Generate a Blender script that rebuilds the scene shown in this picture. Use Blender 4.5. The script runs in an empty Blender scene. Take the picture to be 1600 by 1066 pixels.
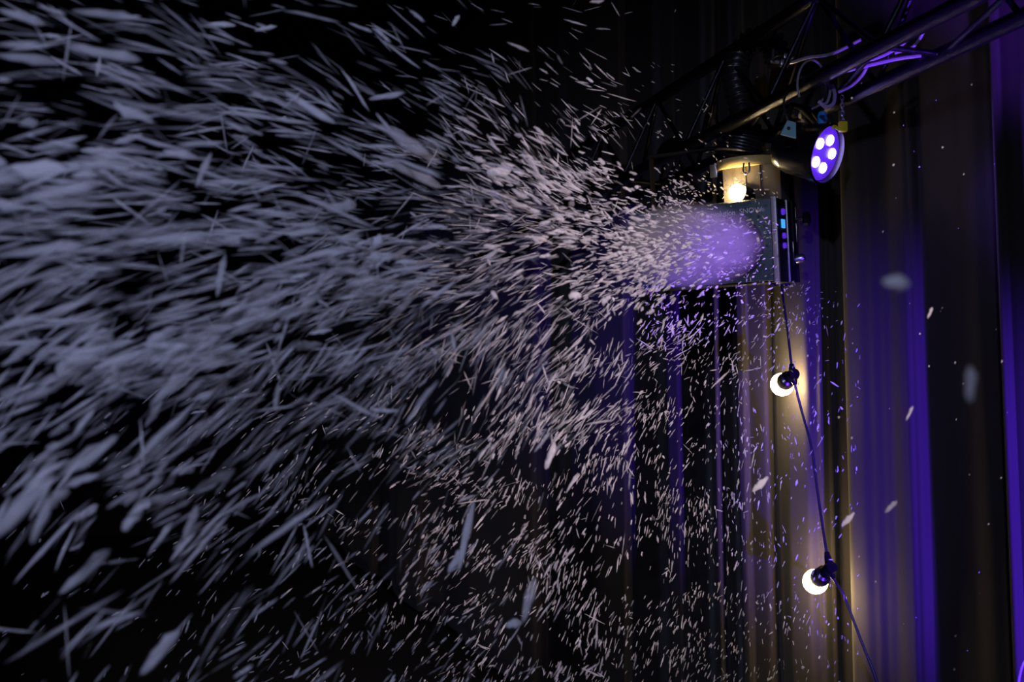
import bpy, bmesh, math, random
import numpy as np
from mathutils import Vector, Matrix, Quaternion, noise

# ------------------------------------------------------------------ camera, world, lights, exposure
sc = bpy.context.scene
COL = sc.collection
F = 1556.0                                   # focal length in pixels of the 1600 px wide frame (35 mm lens)
PITCH = math.radians(4.5)
EYE = Vector((0, 0, 1.6))
cam_data = bpy.data.cameras.new('camera'); cam = bpy.data.objects.new('camera', cam_data); COL.objects.link(cam)
cam_data.lens = 36.0 * F / 1600.0; cam_data.sensor_width = 36.0
cam.location = EYE; cam.rotation_euler = (math.radians(90) + PITCH, 0, 0)
cam_data.dof.use_dof = True; cam_data.dof.focus_distance = 3.0; cam_data.dof.aperture_fstop = 5.0
cam_data.clip_start = 0.02
sc.camera = cam
w = bpy.data.worlds.new('world'); sc.world = w; w.use_nodes = True
w.node_tree.nodes['Background'].inputs[0].default_value = (0.02, 0.02, 0.05, 1)
w.node_tree.nodes['Background'].inputs[1].default_value = 0.02
sc.view_settings.view_transform = 'Standard'; sc.view_settings.look = 'None'
sc.view_settings.gamma = 1.0; sc.view_settings.exposure = 0.0
sc.view_settings.use_curve_mapping = False
sc.cycles.transparent_max_bounces = 24
sc.cycles.max_bounces = 5
sc.cycles.use_denoising = True

def spot(name, loc, aim, color, power, angle, blend=0.6, radius=0.06):
    d = bpy.data.lights.new(name, 'SPOT'); o = bpy.data.objects.new(name, d); COL.objects.link(o)
    d.color = color; d.energy = power; d.spot_size = math.radians(angle); d.spot_blend = blend; d.shadow_soft_size = radius
    o.location = loc
    o.rotation_euler = (Vector(aim) - Vector(loc)).to_track_quat('-Z', 'Y').to_euler()
    return o
# stage spots standing outside the frame
spot('cool_stage_spot', (-0.9, -2.4, 2.7), (-0.50, 1.6, 1.85), (0.55, 0.60, 1.0), 245, 46, 1.0)
spot('rose_stage_spot', (1.9, -1.6, 2.8), (0.16, 2.6, 1.62), (1.0, 0.76, 0.82), 620, 22.5, 0.9)
spot('violet_stage_spot', (1.35, 1.2, 1.95), (0.53, 2.75, 2.0), (0.22, 0.06, 1.0), 340, 15, 0.9, 0.03)
spot('blue_wash_spot', (1.32, 0.3, 0.8), (1.30, 2.6, 1.35), (0.10, 0.02, 1.0), 1050, 32, 0.9, 0.03)
spot('truss_wash_spot', (1.02, 1.45, 1.05), (1.03, 2.25, 2.5), (0.20, 0.05, 1.0), 300, 25, 0.6, 0.03)

rng = np.random.default_rng(7)
random.seed(7)

# ------------------------------------------------------------------ helpers
def ray(px, py):
    x = (px - 800) / F; y = -(py - 533) / F
    c, s = math.cos(PITCH), math.sin(PITCH)
    return Vector((x, c - s * y, s + c * y))
def at(px, py, Y):
    r = ray(px, py)
    return EYE + r * (Y / r.y)

def mat(name, col, rough=0.6, metal=0.0, spec=0.5, emit=None, estr=0.0, bump=0.0, bscale=200, alpha=1.0, coat=0.0):
    m = bpy.data.materials.new(name); m.use_nodes = True
    nt = m.node_tree; b = nt.nodes['Principled BSDF']
    b.inputs['Base Color'].default_value = (*col, 1); b.inputs['Roughness'].default_value = rough
    b.inputs['Metallic'].default_value = metal; b.inputs['Specular IOR Level'].default_value = spec
    b.inputs['Coat Weight'].default_value = coat
    if emit:
        b.inputs['Emission Color'].default_value = (*emit, 1); b.inputs['Emission Strength'].default_value = estr
    n = nt.nodes.new('ShaderNodeTexNoise'); n.inputs['Scale'].default_value = bscale; n.inputs['Detail'].default_value = 3
    if bump:
        bp = nt.nodes.new('ShaderNodeBump'); bp.inputs['Strength'].default_value = bump; bp.inputs['Distance'].default_value = 0.002
        nt.links.new(n.outputs['Fac'], bp.inputs['Height']); nt.links.new(bp.outputs['Normal'], b.inputs['Normal'])
    else:
        mr = nt.nodes.new('ShaderNodeMapRange'); mr.inputs[3].default_value = max(0.02, rough - 0.06); mr.inputs[4].default_value = min(1, rough + 0.06)
        nt.links.new(n.outputs['Fac'], mr.inputs[0]); nt.links.new(mr.outputs[0], b.inputs['Roughness'])
    return m

M = {}
M['black_paint'] = mat('black_paint', (0.012, 0.012, 0.014), 0.65, 0, 0.25, bump=0.2, bscale=400)
M['gloss_black'] = mat('gloss_black', (0.01, 0.01, 0.012), 0.22, 0, 0.6)
M['truss_metal'] = mat('truss_metal', (0.035, 0.035, 0.045), 0.2, 0.85, 0.5, bump=0.35, bscale=120)
M['steel'] = mat('steel', (0.62, 0.62, 0.66), 0.28, 0.95)
M['alu'] = mat('alu', (0.55, 0.52, 0.55), 0.45, 0.6)
M['panel'] = mat('panel', (0.06, 0.105, 0.125), 0.42, 0.1, 0.5)
M['rubber'] = mat('rubber', (0.02, 0.02, 0.022), 0.5, 0, 0.5)
M['cable'] = mat('cable', (0.03, 0.03, 0.035), 0.35, 0, 0.7)
M['grey_cable'] = mat('grey_cable', (0.38, 0.36, 0.42), 0.3, 0, 0.8)
M['duct'] = mat('duct', (0.022, 0.02, 0.022), 0.35, 0, 0.7)
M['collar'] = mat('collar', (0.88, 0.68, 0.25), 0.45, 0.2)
M['brown_box'] = mat('brown_box', (0.10, 0.085, 0.07), 0.7)
M['white_print'] = mat('white_print', (0.85, 0.85, 0.9), 0.5)
M['tag'] = mat('tag', (0.30, 0.62, 0.62), 0.5)
M['blue_plug'] = mat('blue_plug', (0.05, 0.40, 1.0), 0.4)
M['yellow_plug'] = mat('yellow_plug', (0.98, 0.85, 0.02), 0.4)
M['led'] = mat('led', (0.9, 0.9, 1), 0.2, emit=(0.42, 0.34, 1.0), estr=12)
M['blue_display'] = mat('blue_display', (0.02, 0.1, 0.5), 0.3, emit=(0.05, 0.35, 1.0), estr=1.2)
M['violet_glow'] = mat('violet_glow', (0.1, 0.02, 0.5), 0.3, emit=(0.14, 0.03, 1.0), estr=0.55)
M['bulb'] = mat('bulb', (1, 0.9, 0.7), 0.2, emit=(1.0, 0.73, 0.36), estr=95)
M['wall'] = mat('wall', (0.006, 0.006, 0.007), 0.9)
M['floor'] = mat('floor', (0.02, 0.02, 0.02), 0.6, bump=0.3, bscale=30)

def curtain_mat():
    m = bpy.data.materials.new('curtain_cloth'); m.use_nodes = True; nt = m.node_tree; b = nt.nodes['Principled BSDF']
    b.inputs['Base Color'].default_value = (0.060, 0.052, 0.048, 1); b.inputs['Roughness'].default_value = 0.95
    b.inputs['Specular IOR Level'].default_value = 0.15; b.inputs['Sheen Weight'].default_value = 0.1; b.inputs['Sheen Roughness'].default_value = 0.5
    n = nt.nodes.new('ShaderNodeTexNoise'); n.inputs['Scale'].default_value = 350
    bp = nt.nodes.new('ShaderNodeBump'); bp.inputs['Strength'].default_value = 0.25; bp.inputs['Distance'].default_value = 0.001
    nt.links.new(n.outputs['Fac'], bp.inputs['Height']); nt.links.new(bp.outputs['Normal'], b.inputs['Normal'])
    return m
M['curtain'] = curtain_mat()

def link(name, me, m=None, parent=None, smooth=True):
    o = bpy.data.objects.new(name, me); COL.objects.link(o)
    if m is not None: me.materials.append(m)
    if smooth and hasattr(me, 'polygons'):
        me.polygons.foreach_set('use_smooth', [True] * len(me.polygons))
    if parent is not None:
        o.parent = parent; o.matrix_parent_inverse = Matrix.Identity(4)
    return o
def tag(o, label, cat, group=None, kind=None):
    if label: o['label'] = label
    if cat: o['category'] = cat
    if group: o['group'] = group
    if kind: o['kind'] = kind
    return o
def empty(name, loc, rot=None):
    o = bpy.data.objects.new(name, None); COL.objects.link(o); o.location = loc
    if rot is not None: o.rotation_mode = 'QUATERNION'; o.rotation_quaternion = rot
    o.empty_display_size = 0.05
    return o

class MB:
    def __init__(s): s.v = []; s.f = []
    def add(s, vs, fs):
        k = len(s.v); s.v += [tuple(v) for v in vs]; s.f += [tuple(i + k for i in f) for f in fs]; return s
    def box(s, a, b, bev=0.0):
        bm = bmesh.new(); bmesh.ops.create_cube(bm, size=1)
        for v in bm.verts:
            v.co = Vector([(a[i] + b[i]) / 2 + v.co[i] * (b[i] - a[i]) for i in range(3)])
        if bev: bmesh.ops.bevel(bm, geom=bm.edges[:], offset=bev, segments=2, affect='EDGES', profile=0.6)
        bm.verts.index_update()
        s.add([v.co.copy() for v in bm.verts], [[v.index for v in f.verts] for f in bm.faces]); bm.free(); return s
    def tube(s, pts, r, n=12, closed=False, caps=True):
        pts = [Vector(p) for p in pts]; L = len(pts)
        rs = r if isinstance(r, (list, tuple)) else [r] * L
        up = Vector((0.03, 0.02, 1)); rings = []
        prev = None
        for i, p in enumerate(pts):
            if closed: t = pts[(i + 1) % L] - pts[i - 1]
            else: t = pts[min(i + 1, L - 1)] - pts[max(i - 1, 0)]
            t.normalize()
            if prev is None:
                a = t.cross(up)
                if a.length < 0.05: a = t.cross(Vector((1, 0, 0.1)))
            else: a = prev - t * prev.dot(t)
            a.normalize(); prev = a; b = t.cross(a)
            rings.append([p + (a * math.cos(2 * math.pi * k / n) + b * math.sin(2 * math.pi * k / n)) * rs[i] for k in range(n)])
        vs = [v for R in rings for v in R]; fs = []
        for i in range(L if closed else L - 1):
            j = (i + 1) % L
            for k in range(n):
                fs.append([i * n + k, i * n + (k + 1) % n, j * n + (k + 1) % n, j * n + k])
        if caps and not closed:
            fs.append(list(range(n))[::-1]); fs.append([(L - 1) * n + k for k in range(n)])
        return s.add(vs, fs)
    def lathe(s, prof, n=32, M4=None):
        vs = []; fs = []
        for r, z in prof:
            for k in range(n):
                v = Vector((r * math.cos(2 * math.pi * k / n), r * math.sin(2 * math.pi * k / n), z))
                vs.append(M4 @ v if M4 else v)
        for i in range(len(prof) - 1):
            for k in range(n):
                fs.append([i * n + k, i * n + (k + 1) % n, (i + 1) * n + (k + 1) % n, (i + 1) * n + k])
        if prof[0][0] > 1e-5: fs.append(list(range(n))[::-1])
        if prof[-1][0] > 1e-5: fs.append([(len(prof) - 1) * n + k for k in range(n)])
        return s.add(vs, fs)
    def build(s, name, m, parent=None, smooth=True, bevel=0):
        me = bpy.data.meshes.new(name); me.from_pydata(s.v, [], s.f); me.update()
        bm = bmesh.new(); bm.from_mesh(me); bmesh.ops.remove_doubles(bm, verts=bm.verts, dist=1e-6)
        bmesh.ops.recalc_face_normals(bm, faces=bm.faces); bm.to_mesh(me); bm.free()
        o = link(name, me, m, parent, smooth)
        if smooth: me.set_sharp_from_angle(angle=math.radians(38))
        return o
def rebase(o_mb, root):      # world points -> local points of an unrotated root
    off = root.location
    o_mb.v = [(x - off.x, y - off.y, z - off.z) for x, y, z in o_mb.v]; return o_mb
def smooth_path(pts, n=10):
    P = [Vector(p) for p in pts]; P = [2 * P[0] - P[1]] + P + [2 * P[-1] - P[-2]]; out = []
    for i in range(1, len(P) - 2):
        for k in range(n):
            t = k / n; a, b, c, d = P[i - 1:i + 3]
            out.append(0.5 * ((2 * b) + (c - a) * t + (2 * a - 5 * b + 4 * c - d) * t * t + (3 * b - a - 3 * c + d) * t ** 3))
    out.append(P[-2]); return out

# ------------------------------------------------------------------ the setting
def shell(name, a, b, m):
    o = MB().box(a, b).build(name, m, smooth=False); o['kind'] = 'structure'; return o
shell('floor', (-6, -3, -0.1), (5, 14, 0), M['floor'])
shell('ceiling', (-6, -3, 6.0), (5, 14, 6.1), M['wall'])
shell('wall_back', (-6, 14, 0), (5, 14.1, 6), M['wall'])
shell('wall_left', (-6.1, -3, 0), (-6, 14, 6), M['wall'])
shell('wall_right', (5, -3, 0), (5.1, 14, 6), M['wall'])

# ------------------------------------------------------------------ curtains
VPX = 250.0; KC = 3450.0
NRM = Vector((-0.943, -0.333, 0))
def wall_pt(px):
    Y = KC / (px - VPX); return at(px, 655, Y)
def curtain(name, knots, label, top=4.6):
    ks = np.array(knots, float); xs = [ks[0, 0]]
    while xs[-1] < ks[-1, 0]: xs.append(min(ks[-1, 0], xs[-1] + (2.5 if xs[-1] > 900 else 4)))
    xs = np.array(xs)
    # monotone-ish cubic through the fold knots
    def f(x):
        i = int(np.clip(np.searchsorted(ks[:, 0], x) - 1, 0, len(ks) - 2))
        t = (x - ks[i, 0]) / (ks[i + 1, 0] - ks[i, 0]); t = t * t * (3 - 2 * t)
        return ks[i, 1] * (1 - t) + ks[i + 1, 1] * t
    zs = np.linspace(0.03, top, 34); mb = MB(); vs = []; fs = []
    for j, z in enumerate(zs):
        for x in xs:
            s = (z - 1.6)
            xx = x + 3.5 * math.sin(s * 0.9 + x * 0.013) * s * 0.6
            off = f(np.clip(xx, ks[0, 0], ks[-1, 0])); off = (off if off > 0 else off * 1.1) * 0.01 + 0.004 * math.sin(s * 3 + x * 0.05)
            r0 = ray(x, 655); b0 = wall_pt(1300) + NRM * off
            t = (b0 - EYE).dot(NRM) / r0.dot(NRM); p = EYE + r0 * t; vs.append((p.x, p.y, z))
    n = len(xs)
    for j in range(len(zs) - 1):
        for i in range(n - 1):
            fs.append((j * n + i, j * n + i + 1, (j + 1) * n + i + 1, (j + 1) * n + i))
    me = bpy.data.meshes.new(name); me.from_pydata(vs, [], fs); me.update()
    o = link(name, me, M['curtain']); tag(o, label, 'curtain', 'stage curtains')
    sm = o.modifiers.new('thick', 'SOLIDIFY'); sm.thickness = 0.006; sm.offset = 0
    return o
kn = []
x = 440; rr = random.Random(3)
while x < 700:
    kn.append((x, rr.choice([-5, 4]) + rr.uniform(-1, 1))); x += rr.uniform(9, 18) * (0.5 + (x - 300) / 500)
kn += [(705, -3), (735, 3), (790, 4), (830, 3), (850, -3), (872, -8), (895, 1), (935, 4), (975, 3), (992, -6), (1026, -7), (1045, 2), (1060, 2),
       (1074, -7), (1102, -7), (1113, 6), (1122, 7), (1131, -6), (1146, -6), (1154, 7), (1164, 7), (1172, 1), (1195, 1.5), (1203, 0), (1209, -8),
       (1216, 1), (1235, 4.5), (1258, 5), (1280, 1), (1296, -4), (1308, -12), (1330, -13)]
curtain('stage_curtain', kn, 'dark curtain behind the string bulbs and snow machine, warm lit at its folds')
curtain('stage_curtain', [(1324, 4), (1329, 5), (1347, 5.2), (1366, 4.6), (1384, 3.9), (1396, 3.6), (1414, 4.3), (1422, 4.4), (1432, 3.4), (1453, 0.2), (1460, 0), (1480, 0.4),
                          (1512, 1.2), (1540, 2.0), (1562, 1.4), (1582, 0.5), (1600, -1)],
        'dark violet curtain panel between the bulb string and the bright blue curtain edge')
curtain('stage_curtain', [(1570, 11), (1573, 12), (1588, 8), (1598, 8.2), (1614, 8), (1640, 9), (1680, 3), (1730, 5)],
        'violet curtain panel at the right edge of the photo, its border glowing blue')

# ------------------------------------------------------------------ truss
U = Vector((-0.333, 0.943, 0))
def chord_line(px, py, Y):
    p = at(px, py, Y); return p
PB = at(1340, 147, 2.70); PA = at(1340, 90, 2.44); 
PC0 = (PA + PB) / 2 + Vector((0, 0, 0.285))
def along(P, t): return P + U * t
truss = empty('lighting_truss', (PB.x, PB.y, PB.z))
tag(truss, 'black lighting truss running diagonally across the top right corner', 'truss')
for P, lab in ((PA, None), (PB, None), (PC0, None)):
    mb = MB().tube([along(P, t) for t in np.linspace(-2.2, 3.2, 12)], 0.021, 20)
    rebase(mb, truss).build('chord', M['truss_metal'], truss)
step = 0.24; ts = np.arange(-2.0, 3.0, step)
for P, Q in ((PA, PC0), (PB, PC0), (PA, PB)):
    for i, t in enumerate(ts):
        if not (-0.75 < t < 1.6): continue
        a, b = (P, Q) if i % 2 == 0 else (Q, P)
        mb = MB().tube([along(a, t), along(b, t + step)], 0.0075, 10)
        rebase(mb, truss).build('brace', M['truss_metal'], truss)

# ------------------------------------------------------------------ snow machine
TH = math.radians(29)
FR = at(1217, 441, 2.95)                     # lower right front corner
ex = Vector((math.cos(TH), -math.sin(TH), 0)); ey = Vector((math.sin(TH), math.cos(TH), 0))
W_, D_, H_ = 0.455, 0.26, 0.255
origin = FR - ex * W_
qyaw = Quaternion((0, 0, 1), -TH) @ Quaternion((1, 0, 0), math.radians(6.5))     # hung nose down
sm = empty('snow_machine', origin, qyaw)
tag(sm, 'dark snow machine with pale lettering hanging under the truss and blowing foam', 'snow machine')
MB().box((0, 0.006, 0), (W_, D_, H_), 0.006).build('body', M['black_paint'], sm)
MB().box((0.004, -0.002, 0.006), (W_ - 0.014, 0.0075, H_ - 0.004), 0.002).build('front_panel', M['panel'], sm)['label'] = 'teal grey front plate'
def profile(x0, x1, y0, y1): return MB().box((x0, y0, 0.001), (x1, y1, H_ + 0.001), 0.002)
profile(W_ - 0.012, W_ + 0.004, -0.006, 0.010).build('edge_profile', M['alu'], sm)['label'] = 'pale pinkish metal edge strip'
profile(W_ - 0.002, W_ + 0.005, 0.128, 0.136).build('edge_profile', M['alu'], sm)
profile(W_ - 0.004, W_ + 0.004, D_ - 0.012, D_ + 0.002).build('edge_profile', M['gloss_black'], sm)
# air nozzle
NZ = Vector((0.325, 0, 0.115))
Rn = Matrix.Translation(NZ) @ Matrix.Rotation(math.radians(90), 4, 'X')
MB().lathe([(0.072, 0.004), (0.092, 0.004), (0.094, 0.012), (0.090, 0.040), (0.083, 0.044), (0.078, 0.040), (0.075, 0.012), (0.072, 0.004)], 40, Rn).build('nozzle_ring', M['gloss_black'], sm)
g = MB()
for r in (0.020, 0.038, 0.056):
    g.tube([Rn @ Vector((r * math.cos(a), r * math.sin(a), 0.014)) for a in np.linspace(0, 2 * math.pi, 28)[:-1]], 0.0015, 6, closed=True)
for a in np.linspace(0, math.pi, 5)[:-1]:
    g.tube([Rn @ Vector((0.076 * math.cos(a), 0.076 * math.sin(a), 0.014)), Rn @ Vector((-0.076 * math.cos(a), -0.076 * math.sin(a), 0.014))], 0.0015, 6)
g.lathe([(0.0001, 0.0085), (0.075, 0.0085), (0.075, 0.0095), (0.0001, 0.0095)], 32, Rn)
g.build('nozzle_grille', M['gloss_black'], sm)
# lettering and round emblem
def text(name, body, size, loc, m, parent, ext=0.0006, sx=1.0):
    c = bpy.data.curves.new(name, 'FONT'); c.body = body; c.size = size; c.extrude = ext; c.offset = size * 0.012
    o = bpy.data.objects.new(name, c); COL.objects.link(o); c.materials.append(m)
    me = bpy.data.meshes.new_from_object(o); bpy.data.objects.remove(o)
    o = bpy.data.objects.new(name, me); COL.objects.link(o)
    if not me.materials: me.materials.append(m)
    o.parent = parent; o.location = loc; o.rotation_euler = (math.radians(90), 0, 0); o.scale = (sx, 1, 1); return o
text('lettering', 'evolution', 0.024, (0.255, -0.0035, 0.212), M['white_print'], sm, sx=0.88)
text('lettering', 'SNOW', 0.022, (0.347, -0.0035, 0.214), M['white_print'], sm, sx=1.02)
text('lettering', '®', 0.014, (0.414, -0.0035, 0.214), M['white_print'], sm)
em = MB()
for r, t in ((0.019, 0.0018), (0.011, 0.0022)):
    em.tube([(0.228 + r * math.cos(a), -0.003, 0.214 + r * math.sin(a)) for a in np.linspace(0.4, 2 * math.pi + (0 if r > .015 else -0.9), 30)], t, 6)
em.build('emblem', M['white_print'], sm)
# right side fittings
MB().box((W_ + 0.001, 0.058, 0.165), (W_ + 0.006, 0.092, 0.192), 0.002).build('display', M['blue_display'], sm)['label'] = 'small lit blue display'
for z, rr_ in ((0.215, 0.010), (0.142, 0.009), (0.112, 0.009)):
    MB().lathe([(rr_, 0), (rr_, 0.006), (rr_ * 0.8, 0.009), (0.0001, 0.010)], 18, Matrix.Translation((W_ + 0.001, 0.075, z)) @ Matrix.Rotation(math.radians(90), 4, 'Y')).build('knob', M['violet_glow'], sm)  # knobs' violet light is put in as emission of their material
side = MB().box((W_, 0.17, 0.05), (W_ + 0.010, 0.235, 0.13), 0.003); side.build('socket_plate', M['gloss_black'], sm)
MB().lathe([(0.014, 0), (0.014, 0.022), (0.010, 0.028), (0.0001, 0.028)], 20, Matrix.Translation((W_ + 0.008, 0.20, 0.072)) @ Matrix.Rotation(math.radians(80), 4, 'Y')).build('power_plug', M['steel'], sm)
# tilt knob on an arm at the back edge
k_ = MB().tube([(W_, 0.22, 0.20), (W_ + 0.035, 0.225, 0.20)], 0.006, 10)
k_.lathe([(0.006, 0), (0.021, 0.002), (0.022, 0.016), (0.015, 0.022), (0.0001, 0.022)], 8, Matrix.Translation((W_ + 0.03, 0.225, 0.20)) @ Matrix.Rotation(math.radians(90), 4, 'Y'))
k_.build('tilt_knob', M['gloss_black'], sm)
for xx in (0.03, W_ - 0.03):
    for yy in (0.04, D_ - 0.04):
        MB().lathe([(0.010, -0.012), (0.012, -0.010), (0.012, 0.001), (0.0001, 0.001)], 16, Matrix.Translation((xx, yy, 0))).build('rubber_foot', M['rubber'], sm)
# raised housing on the right half of the roof
bx = MB().box((0.275, 0.085, H_ - 0.001), (W_, D_, H_ + 0.112), 0.003)
for q in (0.31, 0.345, 0.39):
    bx.box((q, 0.080, H_ + 0.004), (q + 0.004, 0.086, H_ + 0.108), 0.001)
bx.build('duct_housing', M['brown_box'], sm)['label'] = 'brownish upright housing on the roof'
MB().tube([(W_ + 0.001, 0.085, H_ + 0.113), (W_ + 0.001, D_, H_ + 0.113)], 0.004, 8).build('housing_edge', M['alu'], sm)
# collar of the duct and its clasp
cc = Vector((0.335, 0.15, H_ + 0.112))
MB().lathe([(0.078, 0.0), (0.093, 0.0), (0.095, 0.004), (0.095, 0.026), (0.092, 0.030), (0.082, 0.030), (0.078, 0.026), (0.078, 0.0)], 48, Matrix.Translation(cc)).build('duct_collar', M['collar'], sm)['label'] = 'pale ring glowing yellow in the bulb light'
cl = MB().tube(smooth_path([cc + Vector((-0.012 + 0.03, -0.098, 0.006)), cc + Vector((0.016, -0.101, -0.018)), cc + Vector((0.024, -0.101, -0.028)), cc + Vector((0.035, -0.101, -0.018)), cc + Vector((0.034, -0.098, 0.006))], 5), 0.0032, 8)
cl.build('clasp', M['steel'], sm)
MB().box(cc + Vector((-0.112, -0.03, -0.018)), cc + Vector((-0.088, 0.0, 0.024)), 0.003).build('collar_bolt', M['steel'], sm)
# hanging bracket up to the truss
def to_local(o, p): return (Quaternion(o.rotation_quaternion).inverted() @ (Vector(p) - o.location))
hb = MB()
for xx in (-0.004, W_ + 0.004):
    hb.box((xx - 0.003, 0.19, 0.10), (xx + 0.003, 0.225, H_ + 0.20), 0.001)
hb.box((-0.007, 0.19, H_ + 0.196), (W_ + 0.007, 0.225, H_ + 0.204), 0.001)
hb.build('bracket', M['black_paint'], sm)
mid = Vector((0.30, 0.2075, H_ + 0.20))
tB = to_local(sm, along(PB, 0.42)); 
MB().tube([mid, Vector((mid.x + 0.02, 0.2, H_ + 0.25)), tB], 0.012, 12).build('hanging_rod', M['black_paint'], sm)

# corrugated duct
path = smooth_path([at(1155, 243, 3.09), at(1163, 205, 3.08), at(1158, 165, 3.08), at(1150, 125, 3.10), at(1155, 88, 3.12), at(1180, 62, 3.12), at(1208, 68, 3.12), at(1216, 100, 3.12)], 26)
rs = []
for i, p in enumerate(path):
    t = i / (len(path) - 1)
    base = 0.078 * (1 - min(1, t / 0.22)) + 0.036 * min(1, t / 0.22)
    rs.append(base + 0.0065 * math.sin(i * 2 * math.pi / 7.0))
MB().tube(path, rs, 28).build('corrugated_duct', M['duct'])
tag(bpy.data.objects['corrugated_duct'], 'black corrugated hose arching up from the yellow lit collar above the snow machine', 'duct hose')

# ------------------------------------------------------------------ string light
bulbs = [((1152, 301), 3.03, 0.026), ((1222, 601), 3.33, 0), ((1274, 909), 3.17, 0)]
BR = 0.038
s_root = empty('string_light', at(1240, 590, 3.3))
tag(s_root, 'black festoon cable with round warm bulbs hanging from the snow machine', 'string light')
sockets = [at(1180, 311, 3.06), at(1239, 586, 3.23), at(1297, 889, 3.07)]
cab = smooth_path([sockets[0], at(1200, 318, 3.2), at(1235, 345, 3.36), at(1222, 400, 3.34), at(1222, 450, 3.32), at(1231, 520, 3.27), sockets[1], at(1252, 640, 3.24),
                   at(1268, 700, 3.2), at(1279, 780, 3.15), sockets[2], at(1318, 930, 3.08), at(1345, 1000, 3.04), at(1372, 1070, 3.0), at(1398, 1160, 2.96), at(1410, 1300, 2.9)], 10)
rebase(MB().tube(cab, 0.0042, 10), s_root).build('cable', M['cable'], s_root)
def bulb_at(c, direction, sock, BR):
    # bulb centre c; the holder joins it from the socket body on the cable
    d = (c - sock); L = d.length; d.normalize()
    Q = d.to_track_quat('Z', 'Y').to_matrix().to_4x4()
    T = Matrix.Translation(sock - s_root.location) @ Q
    cup = L - BR * 0.55
    m1 = MB().lathe([(0.0001, -0.018), (0.017, -0.016), (0.020, -0.004), (0.020, cup * 0.35), (0.017, cup * 0.40), (0.026, cup * 0.45), (0.029, cup * 0.75), (0.031, cup), (0.029, cup + 0.004), (0.0001, cup + 0.003)], 24, T)
    i = min(range(len(cab)), key=lambda k: (cab[k] - sock).length)
    a, b = cab[max(0, i - 3)], cab[min(len(cab) - 1, i + 3)]
    m1.tube([p - s_root.location for p in (sock + (a - sock) * 0.9, sock + (a - sock) * 0.5, sock, sock + (b - sock) * 0.5, sock + (b - sock) * 0.9)], [0.007, 0.011, 0.014, 0.011, 0.007], 12)
    so = m1.build('socket', M['gloss_black'], s_root)
    prof = [(0.0001, -BR)] + [(BR * math.sin(a), -BR * math.cos(a)) for a in np.linspace(0.12, math.pi - 0.12, 22)] + [(0.0001, BR)]
    bo = MB().lathe(prof, 32, Matrix.Translation(c - s_root.location)).build('bulb', M['bulb'], so)
    bo['label'] = 'glowing warm white round bulb'
for (pp, Y, dr), s_ in zip(bulbs, sockets):
    c = at(pp[0], pp[1], Y)
    bulb_at(c, dr, s_, BR if dr == 0 else dr)

# ------------------------------------------------------------------ par light
pc = at(1287, 240, 2.75)
view = (pc - EYE).normalized(); rgt = view.cross(Vector((0, 0, 1))).normalized(); upv = rgt.cross(view)
nrm = (-0.52 * view + 0.854 * (0.966 * rgt - 0.26 * upv)).normalized()
majr = (0.26 * rgt + 0.966 * upv); majr = (majr - nrm * majr.dot(nrm)).normalized(); minr = majr.cross(nrm)
if minr.dot(rgt) < 0: minr = -minr
R3 = Matrix((minr, majr, minr.cross(majr))).transposed()
zsgn = 1 if R3.col[2].dot(nrm) > 0 else -1
pl = empty('par_light', pc, R3.to_quaternion())
tag(pl, 'black round stage lamp with five bright lenses clamped under the truss', 'stage light')
def zz(prof): return [(r, z * zsgn) for r, z in prof]
MB().lathe(zz([(0.0001, -0.150), (0.040, -0.150), (0.062, -0.135), (0.074, -0.10), (0.079, -0.03), (0.084, -0.012), (0.086, 0.012), (0.080, 0.014), (0.077, -0.006), (0.0001, -0.006)]), 48).build('housing', M['gloss_black'], pl)
MB().lathe(zz([(0.0001, -0.004), (0.076, -0.004), (0.076, -0.001), (0.0001, -0.001)]), 40).build('lens_plate', M['violet_glow'], pl)['label'] = 'blue glowing front plate'
for adeg in (70, 143, 220, 287, 5):
    a = math.radians(adeg); 
    T = Matrix.Translation((0.041 * math.cos(a), 0.041 * math.sin(a), 0))
    MB().lathe(zz([(0.0145, -0.002), (0.0155, 0.003), (0.013, 0.006), (0.008, 0.008), (0.0001, 0.012)]), 24, T).build('lens', M['led'], pl)['label'] = 'glowing white lens'
# yoke and clamp
def pl_local(p): return R3.transposed() @ (Vector(p) - pc)
clamp = along(PB, (at(1268, 160, 2.88) - PB).dot(U))
ax = minr if abs(minr.dot(Vector((0, 0, 1)))) < abs(majr.dot(Vector((0, 0, 1)))) else majr
yk = MB()
top = Vector((0, 0, 0)) - nrm * 0.07 + Vector((0, 0, 0.125))
for s_ in (-1, 1):
    p0 = -nrm * 0.06 + ax * 0.088 * s_
    p1 = p0 + Vector((0, 0, 0.09)); p2 = top + ax * 0.05 * s_
    yk.tube([R3.transposed() @ q for q in (p0, p1, p2, top)], 0.008, 8)
yk.tube([R3.transposed() @ top, pl_local(clamp + Vector((0, 0, -0.02)))], 0.010, 10)
yk.build('yoke', M['black_paint'], pl)
ck = MB().tube([pl_local(clamp + U * 0.02 + (Vector((0.943, 0.333, 0)) * math.cos(a) + Vector((0, 0, 1)) * math.sin(a)) * 0.027) for a in np.linspace(0, 2 * math.pi, 20)[:-1]], 0.0075, 8, closed=True)
ck.tube([pl_local(clamp + U * 0.02 + Vector((-0.03, -0.01, 0.0))), pl_local(clamp + U * 0.02 + Vector((-0.06, -0.03, -0.01)))], 0.006, 8)
ck.lathe([(0.004, 0), (0.014, 0.002), (0.014, 0.012), (0.0001, 0.012)], 6, Matrix.Translation(pl_local(clamp + Vector((-0.05, -0.03, -0.01)))))
ck.build('clamp', M['steel'], pl)['label'] = 'bright metal hook clamp'
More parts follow.
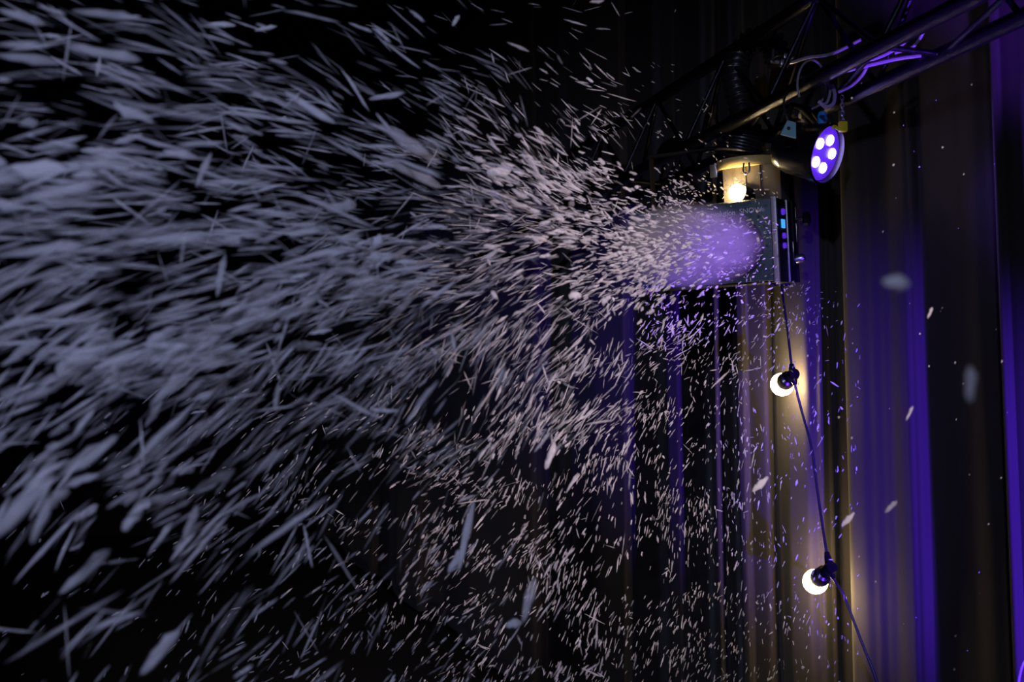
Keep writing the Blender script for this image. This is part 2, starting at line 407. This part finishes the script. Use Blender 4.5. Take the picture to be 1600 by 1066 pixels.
for k, (dx, dy) in enumerate(((0.02, 0.02), (-0.02, 0.0), (0.0, -0.025))):
    MB().lathe(zz([(0.004, -0.149), (0.004, -0.153), (0.0001, -0.154)]), 10, Matrix.Translation((dx, dy, 0))).build('button', M['steel'], pl)
# the lamp's own beam
bd = spot('par_light_beam', pc + nrm * 0.03, pc + nrm * 1.0, (0.16, 0.06, 1.0), 6, 75, 0.7, 0.03)

# ------------------------------------------------------------------ plugs, tag, cables
def thing_mb(mb, name, m, label, cat, group=None):
    o = mb.build(name, m); tag(o, label, cat, group); return o
p = at(1285, 184, 2.70)
r_ = empty('power_plug', p); tag(r_, 'small blue power plug on a short lead above the round lamp', 'plug')
rebase(MB().lathe([(0.0001, -0.018), (0.011, -0.018), (0.013, -0.012), (0.013, 0.008), (0.009, 0.016), (0.0001, 0.018)], 20, Matrix.Translation(p)), r_).build('plug_body', M['blue_plug'], r_)
rebase(MB().tube(smooth_path([p + Vector((0, 0, 0.016)), at(1286, 170, 2.72), at(1288, 158, 2.74)], 6), 0.0035, 8), r_).build('lead', M['cable'], r_)
p = at(1317, 198, 2.66)
r_ = empty('safety_shackle', p); tag(r_, 'small yellow shackle hanging on a thin chain above the round lamp', 'shackle')
y_ = MB().box(p + Vector((-0.011, -0.008, -0.014)), p + Vector((0.011, 0.008, 0.014)), 0.003)
y_.tube(smooth_path([p + Vector((-0.01, 0, -0.008)), p + Vector((-0.022, 0, 0.0)), p + Vector((-0.028, -0.004, -0.004))], 4), 0.005, 8)
rebase(y_, r_).build('shackle_body', M['yellow_plug'], r_)
ch = MB()
for i in range(7):
    q = p + Vector((0, 0, 0.018 + i * 0.0105)); fl = i % 2
    ch.tube([q + Vector(((0 if fl else 0.0045 * math.cos(a)), (0.0045 * math.cos(a) if fl else 0), 0.0075 * math.sin(a))) for a in np.linspace(0, 2 * math.pi, 12)[:-1]], 0.0016, 5, closed=True)
rebase(ch, r_).build('chain', M['steel'], r_)
p = at(1234, 201, 2.62)
r_ = empty('hanging_tag', p); tag(r_, 'pale blue trapezoid tag hanging on a cable left of the round lamp', 'tag')
R_ = Matrix.Translation(p) @ Matrix.Rotation(math.radians(10), 4, 'Y') 
vs = []
for y in (-0.003, 0.003):
    for (a, b) in ((-0.022, -0.020), (0.020, -0.024), (0.013, 0.018), (-0.010, 0.021)): vs.append(R_ @ Vector((a, y, b)))
rebase(MB().add(vs, [(0, 1, 2, 3), (7, 6, 5, 4), (0, 4, 5, 1), (1, 5, 6, 2), (2, 6, 7, 3), (3, 7, 4, 0)]), r_).build('plate', M['tag'], r_, smooth=False)
rebase(MB().lathe([(0.0001, -0.0045), (0.005, -0.0045), (0.005, 0.0045), (0.0001, 0.0045)], 12, R_ @ Matrix.Translation((-0.004, 0, -0.001)) @ Matrix.Rotation(math.radians(90), 4, 'X')), r_).build('eyelet', M['cable'], r_)
rebase(MB().tube(smooth_path([p + Vector((-0.002, 0, 0.018)), at(1228, 180, 2.62), at(1225, 158, 2.64), at(1232, 140, 2.7)], 6), 0.003, 8), r_).build('lead', M['cable'], r_)

def cable(pts, r, label, name='power_cable', cat='cable', group='cables on the truss'):
    return thing_mb(MB().tube(smooth_path([at(*q) for q in pts], 8), r, 8), name, M['grey_cable'], label, cat, group)
cable([(1297, 116, 2.60), (1340, 106, 2.52), (1400, 92, 2.48), (1440, 86, 2.44)], 0.0058, 'thick violet lit cable running nearly level between the truss tubes')
cable([(1330, 96, 2.50), (1365, 92, 2.45), (1400, 76, 2.42), (1430, 52, 2.40), (1446, 36, 2.38)], 0.0048, 'bright pink violet cable curving up to the upper truss tube')
cable([(1398, 83, 2.44), (1425, 74, 2.42), (1440, 56, 2.40), (1446, 40, 2.40)], 0.004, 'thin dim violet cable curving beneath the bright pink one')
cable([(1310, 144, 2.62), (1330, 134, 2.60), (1345, 120, 2.56), (1354, 106, 2.52)], 0.0045, 'short violet cable rising from the lamp clamp to the level cable')
cable([(1205, 96, 2.84), (1235, 98, 2.80), (1262, 90, 2.76), (1300, 84, 2.72), (1345, 62, 2.66)], 0.0048, 'violet cable left of the lamp leading to the small white clamp')
loop = [(1246 + 24 * 0 + 22 * math.cos(a) + 22, 132 + 38 * math.sin(a), 2.66 + 0.03 * math.cos(a)) for a in np.linspace(2.6, 2.6 + 5.2, 12)]
cable(loop, 0.003, 'thin safety wire looped in a wide ring above the lamp clamp', 'safety_wire', 'cable')
cable([(1290, 118, 2.64), (1297, 140, 2.62), (1292, 160, 2.60), (1280, 164, 2.6)], 0.0036, 'slim wire bent down over the lamp clamp', 'safety_wire')
cable([(1279, 158, 2.58), (1290, 167, 2.58), (1302, 162, 2.58), (1304, 146, 2.6), (1300, 134, 2.62)], 0.005, 'small bright violet cable loop hanging at the lamp clamp', 'power_cable')
cable([(1590, 1075, 2.2), (1594, 1052, 2.2), (1600, 1035, 2.2), (1612, 1020, 2.2)], 0.003, 'short dark cable crossing the bottom right corner of the photo', 'power_cable')
# little clamp on the cable at left
p = at(1226, 92, 2.79)
r_ = empty('cable_clamp', p); tag(r_, 'small pale clamp on the violet cable left of the lamp', 'clamp')
rebase(MB().box(p + Vector((-0.014, -0.012, -0.022)), p + Vector((0.012, 0.012, -0.004)), 0.003).box(p + Vector((-0.005, -0.012, -0.002)), p + Vector((0.024, 0.012, 0.014)), 0.003), r_).build('jaw', M['steel'], r_)
rebase(MB().tube([p + Vector((-0.035, 0, -0.004)), p + Vector((-0.032, 0, 0.028))], 0.004, 8), r_).build('bolt', M['steel'], r_)

# ------------------------------------------------------------------ foam snow
def flake_mat():
    m = bpy.data.materials.new('foam'); m.use_nodes = True; nt = m.node_tree; N = nt.nodes; L = nt.links
    for n in list(N): N.remove(n)
    out = N.new('ShaderNodeOutputMaterial'); mix = N.new('ShaderNodeMixShader'); tr = N.new('ShaderNodeBsdfTransparent')
    df = N.new('ShaderNodeBsdfDiffuse'); tl = N.new('ShaderNodeBsdfTranslucent'); m2 = N.new('ShaderNodeMixShader')
    df.inputs[0].default_value = (0.93, 0.93, 0.95, 1); tl.inputs[0].default_value = (0.93, 0.93, 0.95, 1); m2.inputs[0].default_value = 0.35
    at_ = N.new('ShaderNodeAttribute'); at_.attribute_name = 'thick'; at_.attribute_type = 'GEOMETRY'
    L.new(df.outputs[0], m2.inputs[1]); L.new(tl.outputs[0], m2.inputs[2])
    L.new(at_.outputs['Fac'], mix.inputs[0]); L.new(tr.outputs[0], mix.inputs[1]); L.new(m2.outputs[0], mix.inputs[2]); L.new(mix.outputs[0], out.inputs[0])
    return m
FM = flake_mat()
RK = 6                                        # rings along a flake
def flake_shape(seed, curvy):
    """a torn lens-shaped shred of foam, 1 long (x), about 1 wide (y) and 0.6 thick (z) before scaling; with its thickness value per vertex"""
    r = random.Random(seed); vs = [(-0.5, 0, 0)]; al = [0.0]
    bend = r.uniform(-1, 1) * curvy; bend2 = r.uniform(-1, 1) * curvy * 0.6
    for i in range(RK):
        t = (i + 0.6) / (RK + 0.2); x = t - 0.5
        wd = 0.5 * (math.sin(math.pi * t) ** 0.55) * r.uniform(0.65, 1.1)
        cy = bend * (0.25 - x * x) + bend2 * math.sin(2 * math.pi * t) * 0.3 + r.uniform(-0.06, 0.06)
        th = wd * 0.6
        e = 0.55 if i in (0, RK - 1) else 1.0
        k = r.uniform(0.75, 1.0) * e
        for (a, b, q) in ((-1, 0, 0.12), (-0.45, 0.85, 1), (0.45, 0.85, 1), (1, 0, 0.12), (0.45, -0.85, 1), (-0.45, -0.85, 1)):
            vs.append((x + r.uniform(-0.02, 0.02), cy + a * wd, b * th)); al.append(q * k)
    vs.append((0.5, 0, 0)); al.append(0.0)
    fs = []
    for k in range(6): fs.append((0, 1 + (k + 1) % 6, 1 + k))
    for i in range(RK - 1):
        for k in range(6):
            a = 1 + i * 6 + k; b = 1 + i * 6 + (k + 1) % 6; fs.append((a, b, b + 6, a + 6))
    n = len(vs) - 1; o = 1 + (RK - 1) * 6
    for k in range(6): fs.append((o + k, o + (k + 1) % 6, n))
    return np.array(vs), np.array(al), fs
SH = [flake_shape(i, 0.0 if i < 5 else (1.2 if i < 9 else 2.6)) for i in range(12)]

# the stream: axis from the nozzle toward the camera's left, fanning out and falling
P0 = at(1150, 385, 2.9)
def axis_depth(px):
    xp = (px - 800) / F
    s = (P0.x - P0.y * xp) / (0.5 - 0.87 * xp)
    return P0.y - 0.87 * s
XS = [0, 300, 600, 850, 1000, 1150, 1350]; YS = [0, 60, 200, 350, 500, 650, 800, 1066]
ANG = np.array([[-12, -16, -28, -20, 60, 80, 80],
                [-12, -16, -30, -30, -40, 60, 70],
                [-2, -8, -36, -36, -34, -45, 60],
                [9, 6, 8, -14, -12, -10, 60],
                [22, 18, 28, 42, 55, 60, 80],
                [38, 36, 46, 62, 68, 80, 84],
                [46, 44, 52, 62, 70, 80, 84],
                [50, 48, 54, 62, 70, 79, 84]], float)
def interp2(T, x, y):
    i = min(max(np.searchsorted(XS, x) - 1, 0), len(XS) - 2); j = min(max(np.searchsorted(YS, y) - 1, 0), len(YS) - 2)
    u = min(max((x - XS[i]) / (XS[i + 1] - XS[i]), 0), 1); v = min(max((y - YS[j]) / (YS[j + 1] - YS[j]), 0), 1)
    return T[j, i] * (1 - u) * (1 - v) + T[j, i + 1] * u * (1 - v) + T[j + 1, i] * (1 - u) * v + T[j + 1, i + 1] * u * v
#           0     300   600   850   1000  1150  1350
DEN = np.array([[0.5, 0.6, 0.5, 0.35, 0.15, 0.04, 0.0],
                [0.9, 1.2, 1.0, 0.6, 0.25, 0.10, 0.0],
                [1.3, 1.9, 3.6, 5.4, 3.4, 0.7, 0.0],
                [2.0, 2.9, 5.8, 11.0, 15, 16, 0.0],
                [1.7, 3.2, 6.8, 12, 15, 9.0, 0.2],
                [1.3, 2.4, 6.0, 9.5, 9.0, 3.6, 0.7],
                [0.55, 1.1, 4.2, 6.6, 6.4, 3.8, 0.9],
                [0.30, 0.9, 3.8, 5.4, 5.2, 4.0, 0.8]], float)
flakes = []
def add_flake(px, py, Y, L, Wd, ang, op, shape, tilt=0.0, roll=None):
    """L, Wd in metres; ang in degrees above the horizontal, tilt toward or away from the viewer"""
    a = math.radians(ang)
    d = Vector((math.cos(a), tilt, math.sin(a))).normalized()
    r = roll if roll is not None else random.gauss(0, 0.7)
    side = d.cross(Vector((0, 1, 0))).normalized(); nn = side.cross(d)
    s2 = side * math.cos(r) + nn * math.sin(r); n2 = d.cross(s2)
    flakes.append((at(px, py, Y), d, s2, n2, L, Wd, op, shape, px, py, L * F / Y * max(Wd * F / Y, 1)))
NF = 11000
cnt = 0
while cnt < NF:
    px = random.uniform(-60, 1345); py = random.uniform(-40, 1100)
    # more or less than the smooth fan: clumps
    nse = noise.noise(Vector((px / 130, py / 42, 3.1))) + 0.6 * noise.noise(Vector((px / 45, py / 22, 9.7)))
    if random.random() * 16 > interp2(DEN, px, py) * min(max(1.0 + 2.0 * nse, 0.08), 2.4): continue
    dn = math.hypot(px - 1150, py - 385)
    if px > 1215 and py < 440: continue
    if px > 1000 and py < 290 and random.random() < 0.5: continue
    if 1085 < px < 1200 and 305 < py < 338 and random.random() < 0.85: continue
    cnt += 1
    ax_d = axis_depth(min(px, 1190))
    fall = min(max((py - 560) / 200, 0), 1)
    if px < 1000 and random.random() > fall * (0.55 + 0.4 * min(max((px - 200) / 500, 0), 1)):
        Y = ax_d * (1 + random.gauss(0, 0.13)); jet = True
    else:
        Y = random.uniform(max(1.6, ax_d * 0.95), 3.15) if px < 1000 else random.gauss(2.85, 0.14); jet = px < 1000 and py < 560
    Y = min(max(Y, 0.62), 3.05 if px > 1000 else 3.6)
    a0 = interp2(ANG, px, py) + 26 * noise.noise(Vector((px / 90, py / 60, 0.5)))
    near = max(0, 1 - dn / 330)
    if random.random() < 0.10 + 0.5 * near: a = a0 + random.gauss(0, 45)
    else: a = a0 + random.gauss(0, 9 + 12 * near)
    if jet:
        q = min(1, dn / 700)
        L = (0.008 + 0.036 * q) * math.exp(random.gauss(0, 0.40)); Wd = (0.0040 + 0.0012 * q) * math.exp(random.gauss(0, 0.45))
        Wd = min(Wd, 0.0085)
        if random.random() < 0.72: Wd *= 0.34
    else:
        L = 0.0185 * math.exp(random.gauss(0, 0.45)); Wd = 0.0042 * math.exp(random.gauss(0, 0.3))
        if px > 1080 and py > 450: L *= 0.75
        if px > 1000 and py < 500: L = 0.010 * math.exp(random.gauss(0, 0.35)); Wd = 0.0045 * math.exp(random.gauss(0, 0.3))
    op = 0.12 + 0.85 * random.random() ** 1.8
    if px < 520 and jet: op *= 0.72 + 0.28 * max(px, 0) / 520
    if px > 900 or not jet: op = min(1, op + 0.2)
    sh = random.choice([0, 1, 2, 3, 4, 5, 6]) if (px < 500 or fall > 0.5) else random.randrange(12)
    add_flake(px, py, Y, L, max(Wd, L * 0.06), a, op, sh, random.gauss(0, 0.3))
# dense puffs in the core of the stream
for (cx, cy, sx, sy, n, wl) in ((560, 410, 70, 35, 110, 1.0), (420, 490, 45, 25, 60, 1), (290, 565, 30, 35, 45, 1), (130, 575, 60, 25, 40, 1), (60, 270, 50, 22, 18, 1), (780, 262, 40, 16, 30, 1),
                                (160, 240, 60, 30, 20, 1), (250, 760, 60, 25, 20, 1), (40, 780, 50, 60, 24, 1), (1060, 385, 60, 40, 500, .4), (1010, 420, 40, 30, 300, .4), (900, 330, 70, 50, 240, .5)):
    for k in range(n):
        px = random.gauss(cx, sx); py = random.gauss(cy, sy)
        if px > 1190: continue
        Y = axis_depth(px) * (1 + random.gauss(0, 0.08)); q = min(1, math.hypot(px - 1150, py - 385) / 700)
        add_flake(px, py, min(Y, 2.9), (0.010 + 0.034 * q) * math.exp(random.gauss(0, 0.3)), (0.006 + 0.004 * q) * math.exp(random.gauss(0, 0.35)), interp2(ANG, px, py) + random.gauss(0, 12), random.uniform(0.25, 0.8), random.randrange(9), random.gauss(0, 0.3))
for k in range(60):
    px = random.uniform(1240, 1585); py = random.uniform(120, 1060)
    if px < 1330 and py < 450: continue
    add_flake(px, py, random.uniform(1.6, 2.4), random.uniform(0.002, 0.006), random.uniform(0.002, 0.0035), random.uniform(40, 90), random.uniform(0.4, 1), 0)
SPECIAL = [  # px, py, end to end px length, width px, angle, depth, opacity, words
    (1400, 441, 46, 24, -4, 0.6, 0.75, 'blurred oval foam flake floating in front of the violet curtain, largest there'),
    (1516, 600, 58, 20, 84, 0.6, 0.4, 'blurred upright foam flake before the right curtain, beside its blue edge'),
    (1453, 489, 20, 6, 62, 1.6, 0.5, 'short tilted foam flake below the blurred oval one before the curtain'),
    (1421, 646, 26, 6, 60, 1.6, 0.35, 'faint tilted foam flake before the blue curtain fold'),
    (1392, 792, 28, 9, 40, 1.6, 0.25, 'faint broad foam flake low before the brownish curtain fold'),
    (1325, 812, 30, 9, 45, 1.8, 0.45, 'slanted grey foam flake just above the lowest bulb'),
    (1188, 757, 34, 11, 42, 1.9, 0.6, 'slanted foam flake alone before the lit curtain left of the cable'),
    (132, 893, 96, 24, 42, 1.0, 0.5, 'large slanting foam shred at the lower left with empty dark around it'),
    (250, 1018, 86, 24, 50, 1.0, 0.6, 'large slanting foam shred at the bottom left edge of the stream'),
    (250, 842, 62, 13, 55, 1.2, 0.45, 'narrow steep foam shred above the two large bottom left ones'),
    (295, 836, 62, 14, 45, 1.2, 0.45, 'narrow foam shred right beside the steep one at lower left'),
    (728, 838, 110, 12, 78, 1.4, 0.75, 'long thin upright foam shred falling in the lower middle'),
    (712, 876, 42, 16, 55, 1.4, 0.7, 'bright broad foam shred at the foot of the long upright one'),
    (826, 938, 70, 16, 74, 1.5, 0.4, 'faint double foam shred in the bottom middle'),
    (802, 975, 26, 14, 10, 1.5, 0.75, 'small bright foam clump in the bottom middle'),
    (160, 82, 118, 24, -10, 1.0, 0.42, 'broad flat foam shred at the upper left, widest there'),
    (165, 22, 104, 18, -5, 1.0, 0.35, 'broad faint foam shred close to the top left'),
    (34, 26, 76, 18, -18, 1.0, 0.4, 'foam shred in the top left corner, sloping down'),
    (45, 92, 100, 18, -6, 1.0, 0.35, 'level foam shred at the left edge below the corner one'),
    (484, 168, 92, 15, -32, 1.2, 0.7, 'bright slanting foam shred at the top of the stream'),
    (347, 38, 42, 9, -2, 1.3, 0.7, 'small flat bright foam shred near the top'),
    (415, 44, 36, 8, 14, 1.3, 0.65, 'small bright foam shred rising right near the top'),
    (712, 32, 22, 9, 60, 1.5, 0.7, 'lone foam flake at the top middle against black'),
    (604, 150, 56, 12, 12, 1.4, 0.6, 'pale foam shred above the stream, tilted slightly up'),
    (225, 790, 24, 16, 30, 1.2, 0.75, 'stubby bright foam clump with a folded corner at lower left'),
    (60, 265, 130, 30, 6, 0.95, 0.65, 'very broad bright foam shred near the left edge'),
    (90, 300, 150, 22, 14, 0.95, 0.5, 'long foam shred rising right under the broad bright one'),
    (60, 390, 130, 24, 8, 0.9, 0.5, 'wide pale foam shred touching the left edge at mid height'),
    (260, 375, 150, 18, 7, 1.1, 0.5, 'long level foam shred in the left middle'),
    (105, 480, 150, 16, 24, 1.0, 0.45, 'long foam shred rising right below the left middle'),
    (35, 790, 130, 36, 48, 0.85, 0.45, 'very broad slanting foam shred low at the left edge'),
    (135, 715, 110, 24, 36, 0.95, 0.45, 'broad foam shred slanting above the lower left'),
    (640, 225, 110, 22, -32, 1.6, 0.5, 'long slanting foam shred along the top of the stream'),
    (640, 268, 110, 20, -26, 1.6, 0.5, 'second long slanting foam shred under the first at stream top'),
    (780, 268, 40, 20, 8, 1.8, 0.7, 'bright rounded foam clump in the upper stream'),
    (590, 376, 22, 16, 65, 1.3, 0.95, 'brightest small white foam clump in the middle of the stream'),
    (678, 549, 14, 9, -50, 1.5, 1.0, 'tiny pure white foam flake in the lower stream'),
    (772, 461, 8, 20, 30, 1.6, 1.0, 'tiny white foam flake right of the stream middle'),
    (280, 585, 70, 26, 62, 1.1, 0.7, 'bright steep foam shred in the left part of the stream'),
    (345, 430, 70, 14, 82, 1.1, 0.4, 'upright faint foam shred crossing the left stream'),
    (286, 388, 52, 10, 84, 1.1, 0.5, 'thin upright foam shred crossing the level ones'),
    (318, 265, 60, 12, 70, 1.1, 0.5, 'steep foam shred crossing the upper left stream'),
    (154, 104, 34, 9, 86, 1.2, 0.4, 'short upright foam shred hanging below the broad flat one'),
    (860, 712, 44, 13, 70, 1.9, 0.7, 'curved bright foam shred in the lower right of the stream'),
    (1200, 262, 0, 0, 0, 0, 0, None)]
specials = []
for (px, py, L, Wd, an, Y, op, words_) in SPECIAL:
    if not words_: continue
    flakes_before = len(flakes)
    add_flake(px, py, Y, L * Y / F * 1.1, Wd * Y / F * 1.25, an, min(1, op * 1.25), random.choice([0, 1, 2, 3, 4]), 0.1, roll=0.15)
    specials.append((flakes_before, words_))
sp_idx = {i for i, _ in specials}
order = sorted((i for i in range(len(flakes)) if i not in sp_idx and -10 < flakes[i][8] < 1600 and 0 < flakes[i][9] < 1066), key=lambda i: -flakes[i][10])
single = order[:300 - len(specials)]
OPS = [0.25, 0.4, 0.55, 0.7, 0.9]
SHM = {}
def single_mesh(sh, op):
    k = min(range(len(OPS)), key=lambda i: abs(OPS[i] - op))
    if (sh, k) not in SHM:
        vs, al, fs = SH[sh]
        me = bpy.data.meshes.new('foam_flake'); me.from_pydata([tuple(v) for v in vs], [], fs)
        a_ = me.attributes.new('thick', 'FLOAT', 'POINT'); a_.data.foreach_set('value', (al * OPS[k]).astype(np.float32))
        me.materials.append(FM); me.polygons.foreach_set('use_smooth', [True] * len(me.polygons)); me.update()
        SHM[(sh, k)] = me
    return SHM[(sh, k)]
def place(i, label, group):
    c, d, s, n, L, Wd, op, sh, px, py, _ = flakes[i]
    o = bpy.data.objects.new('foam_flake', single_mesh(sh, op)); COL.objects.link(o)
    m = Matrix(((d.x * L, s.x * Wd, n.x * Wd * 0.7, c.x), (d.y * L, s.y * Wd, n.y * Wd * 0.7, c.y), (d.z * L, s.z * Wd, n.z * Wd * 0.7, c.z), (0, 0, 0, 1)))
    o.matrix_world = m
    tag(o, label, 'foam flake', group)
def describe(i):
    c, d, s, n, L, Wd, op, sh, px, py, _ = flakes[i]
    lp = L * F / c.y; wp = Wd * F / c.y
    a = math.degrees(math.atan2(d.z, d.x)); a = (a + 90) % 180 - 90
    slope = 'level' if abs(a) < 9 else ('upright' if abs(a) > 72 else ('steep' if abs(a) > 45 else 'slanting'))
    tone = 'bright' if op > 0.62 else ('pale' if op > 0.38 else 'faint')
    size = 'long' if lp > 75 else ('mid-sized' if lp > 45 else 'short')
    form = 'broad' if wp > 15 else 'thin'
    row = ['photo top', 'upper stream', 'above stream middle', 'below stream middle', 'lower stream', 'photo bottom'][min(5, int(max(py, 0) // 178))]
    colw = ['left edge', 'left part', 'left centre', 'centre', 'right centre', 'near machine', 'by curtain', 'by curtain'][min(7, int(max(px, 0) // 178))]
    return f'{size} {form} {tone} {slope} foam shred', f'{row}, {colw}', f'foam flakes {row}'
for i, words_ in specials: place(i, words_, 'foam flakes standing out from the stream')
kinds = {}
for i in single: kinds.setdefault(describe(i), []).append(i)
ORD = ['leftmost', 'second', 'third', 'fourth', 'fifth', 'sixth', 'seventh', 'eighth', 'ninth', 'tenth', 'eleventh', 'twelfth', 'thirteenth', 'fourteenth', 'fifteenth']
for (kd, where, grp), ids in kinds.items():
    ids.sort(key=lambda i: flakes[i][8])
    for n_, i in enumerate(ids):
        if len(ids) == 1: lab = f'{kd}, {where}'
        elif n_ == 0: lab = f'leftmost among {kd}s, {where}'
        else: lab = f'{ORD[min(n_, 14)]} from left among {kd}s, {where}'
        place(i, lab, grp)
rest = [i for i in range(len(flakes)) if i not in sp_idx and i not in set(single)]
by = {}
for i in rest: by.setdefault(flakes[i][7], []).append(i)
VV, AA, FF, off = [], [], [], 0
for sh, ids in by.items():
    vs, al, fs = SH[sh]; nv = len(vs)
    c = np.array([flakes[i][0] for i in ids]); d = np.array([flakes[i][1] * flakes[i][4] for i in ids]); s = np.array([flakes[i][2] * flakes[i][5] for i in ids])
    n = np.array([flakes[i][3] * flakes[i][5] * 0.7 for i in ids]); op = np.array([flakes[i][6] for i in ids])
    P = c[:, None] + vs[None, :, 0:1] * d[:, None] + vs[None, :, 1:2] * s[:, None] + vs[None, :, 2:3] * n[:, None]
    VV.append(P.reshape(-1, 3)); AA.append((op[:, None] * al[None]).reshape(-1))
    for q in range(len(ids)):
        o_ = off + q * nv
        FF += [tuple(k + o_ for k in f) for f in fs]
    off += nv * len(ids)
VV = np.concatenate(VV); AA = np.concatenate(AA)
me = bpy.data.meshes.new('foam_snow'); me.from_pydata(VV.tolist(), [], FF)
a_ = me.attributes.new('thick', 'FLOAT', 'POINT'); a_.data.foreach_set('value', AA.astype(np.float32))
fs_o = link('foam_snow', me, FM)
tag(fs_o, 'stream of countless small foam flakes blowing left and falling from the snow machine', 'foam snow', kind='stuff')

# ------------------------------------------------------------------ fine foam mist at the nozzle
mm = bpy.data.materials.new('mist'); mm.use_nodes = True; nt = mm.node_tree
for n in list(nt.nodes): nt.nodes.remove(n)
out = nt.nodes.new('ShaderNodeOutputMaterial'); pv = nt.nodes.new('ShaderNodeVolumeScatter')
pv.inputs['Color'].default_value = (0.95, 0.93, 1.0, 1); pv.inputs['Anisotropy'].default_value = 0.0
tc = nt.nodes.new('ShaderNodeTexCoord'); nz = nt.nodes.new('ShaderNodeTexNoise'); nz.inputs['Scale'].default_value = 3.5; nz.inputs['Detail'].default_value = 3
ln = nt.nodes.new('ShaderNodeVectorMath'); ln.operation = 'LENGTH'
mr = nt.nodes.new('ShaderNodeMapRange'); mr.inputs[1].default_value = 0.15; mr.inputs[2].default_value = 1.0; mr.inputs[3].default_value = 1.0; mr.inputs[4].default_value = 0.0
m1 = nt.nodes.new('ShaderNodeMath'); m1.operation = 'MULTIPLY'; m2_ = nt.nodes.new('ShaderNodeMapRange'); m2_.inputs[1].default_value = 0.35; m2_.inputs[2].default_value = 0.7; m2_.inputs[3].default_value = 4.0; m2_.inputs[4].default_value = 24.0
nt.links.new(tc.outputs['Object'], nz.inputs['Vector']); nt.links.new(tc.outputs['Object'], ln.inputs[0]); nt.links.new(ln.outputs['Value'], mr.inputs[0])
nt.links.new(nz.outputs['Fac'], m2_.inputs[0]); nt.links.new(mr.outputs[0], m1.inputs[0]); nt.links.new(m2_.outputs[0], m1.inputs[1]); nt.links.new(m1.outputs[0], pv.inputs['Density'])
nt.links.new(pv.outputs[0], out.inputs['Volume'])
bm = bmesh.new(); bmesh.ops.create_icosphere(bm, subdivisions=3, radius=1.0)
me = bpy.data.meshes.new('foam_mist'); bm.to_mesh(me); bm.free()
mo = link('foam_mist', me, mm)
mc = at(1076, 385, 2.70); mo.location = mc; mo.scale = (0.22, 0.20, 0.12); 
mo.rotation_euler = (0, 0, math.radians(35))
tag(mo, 'violet lit mist of fine foam right in front of the machine nozzle', 'mist', kind='stuff')
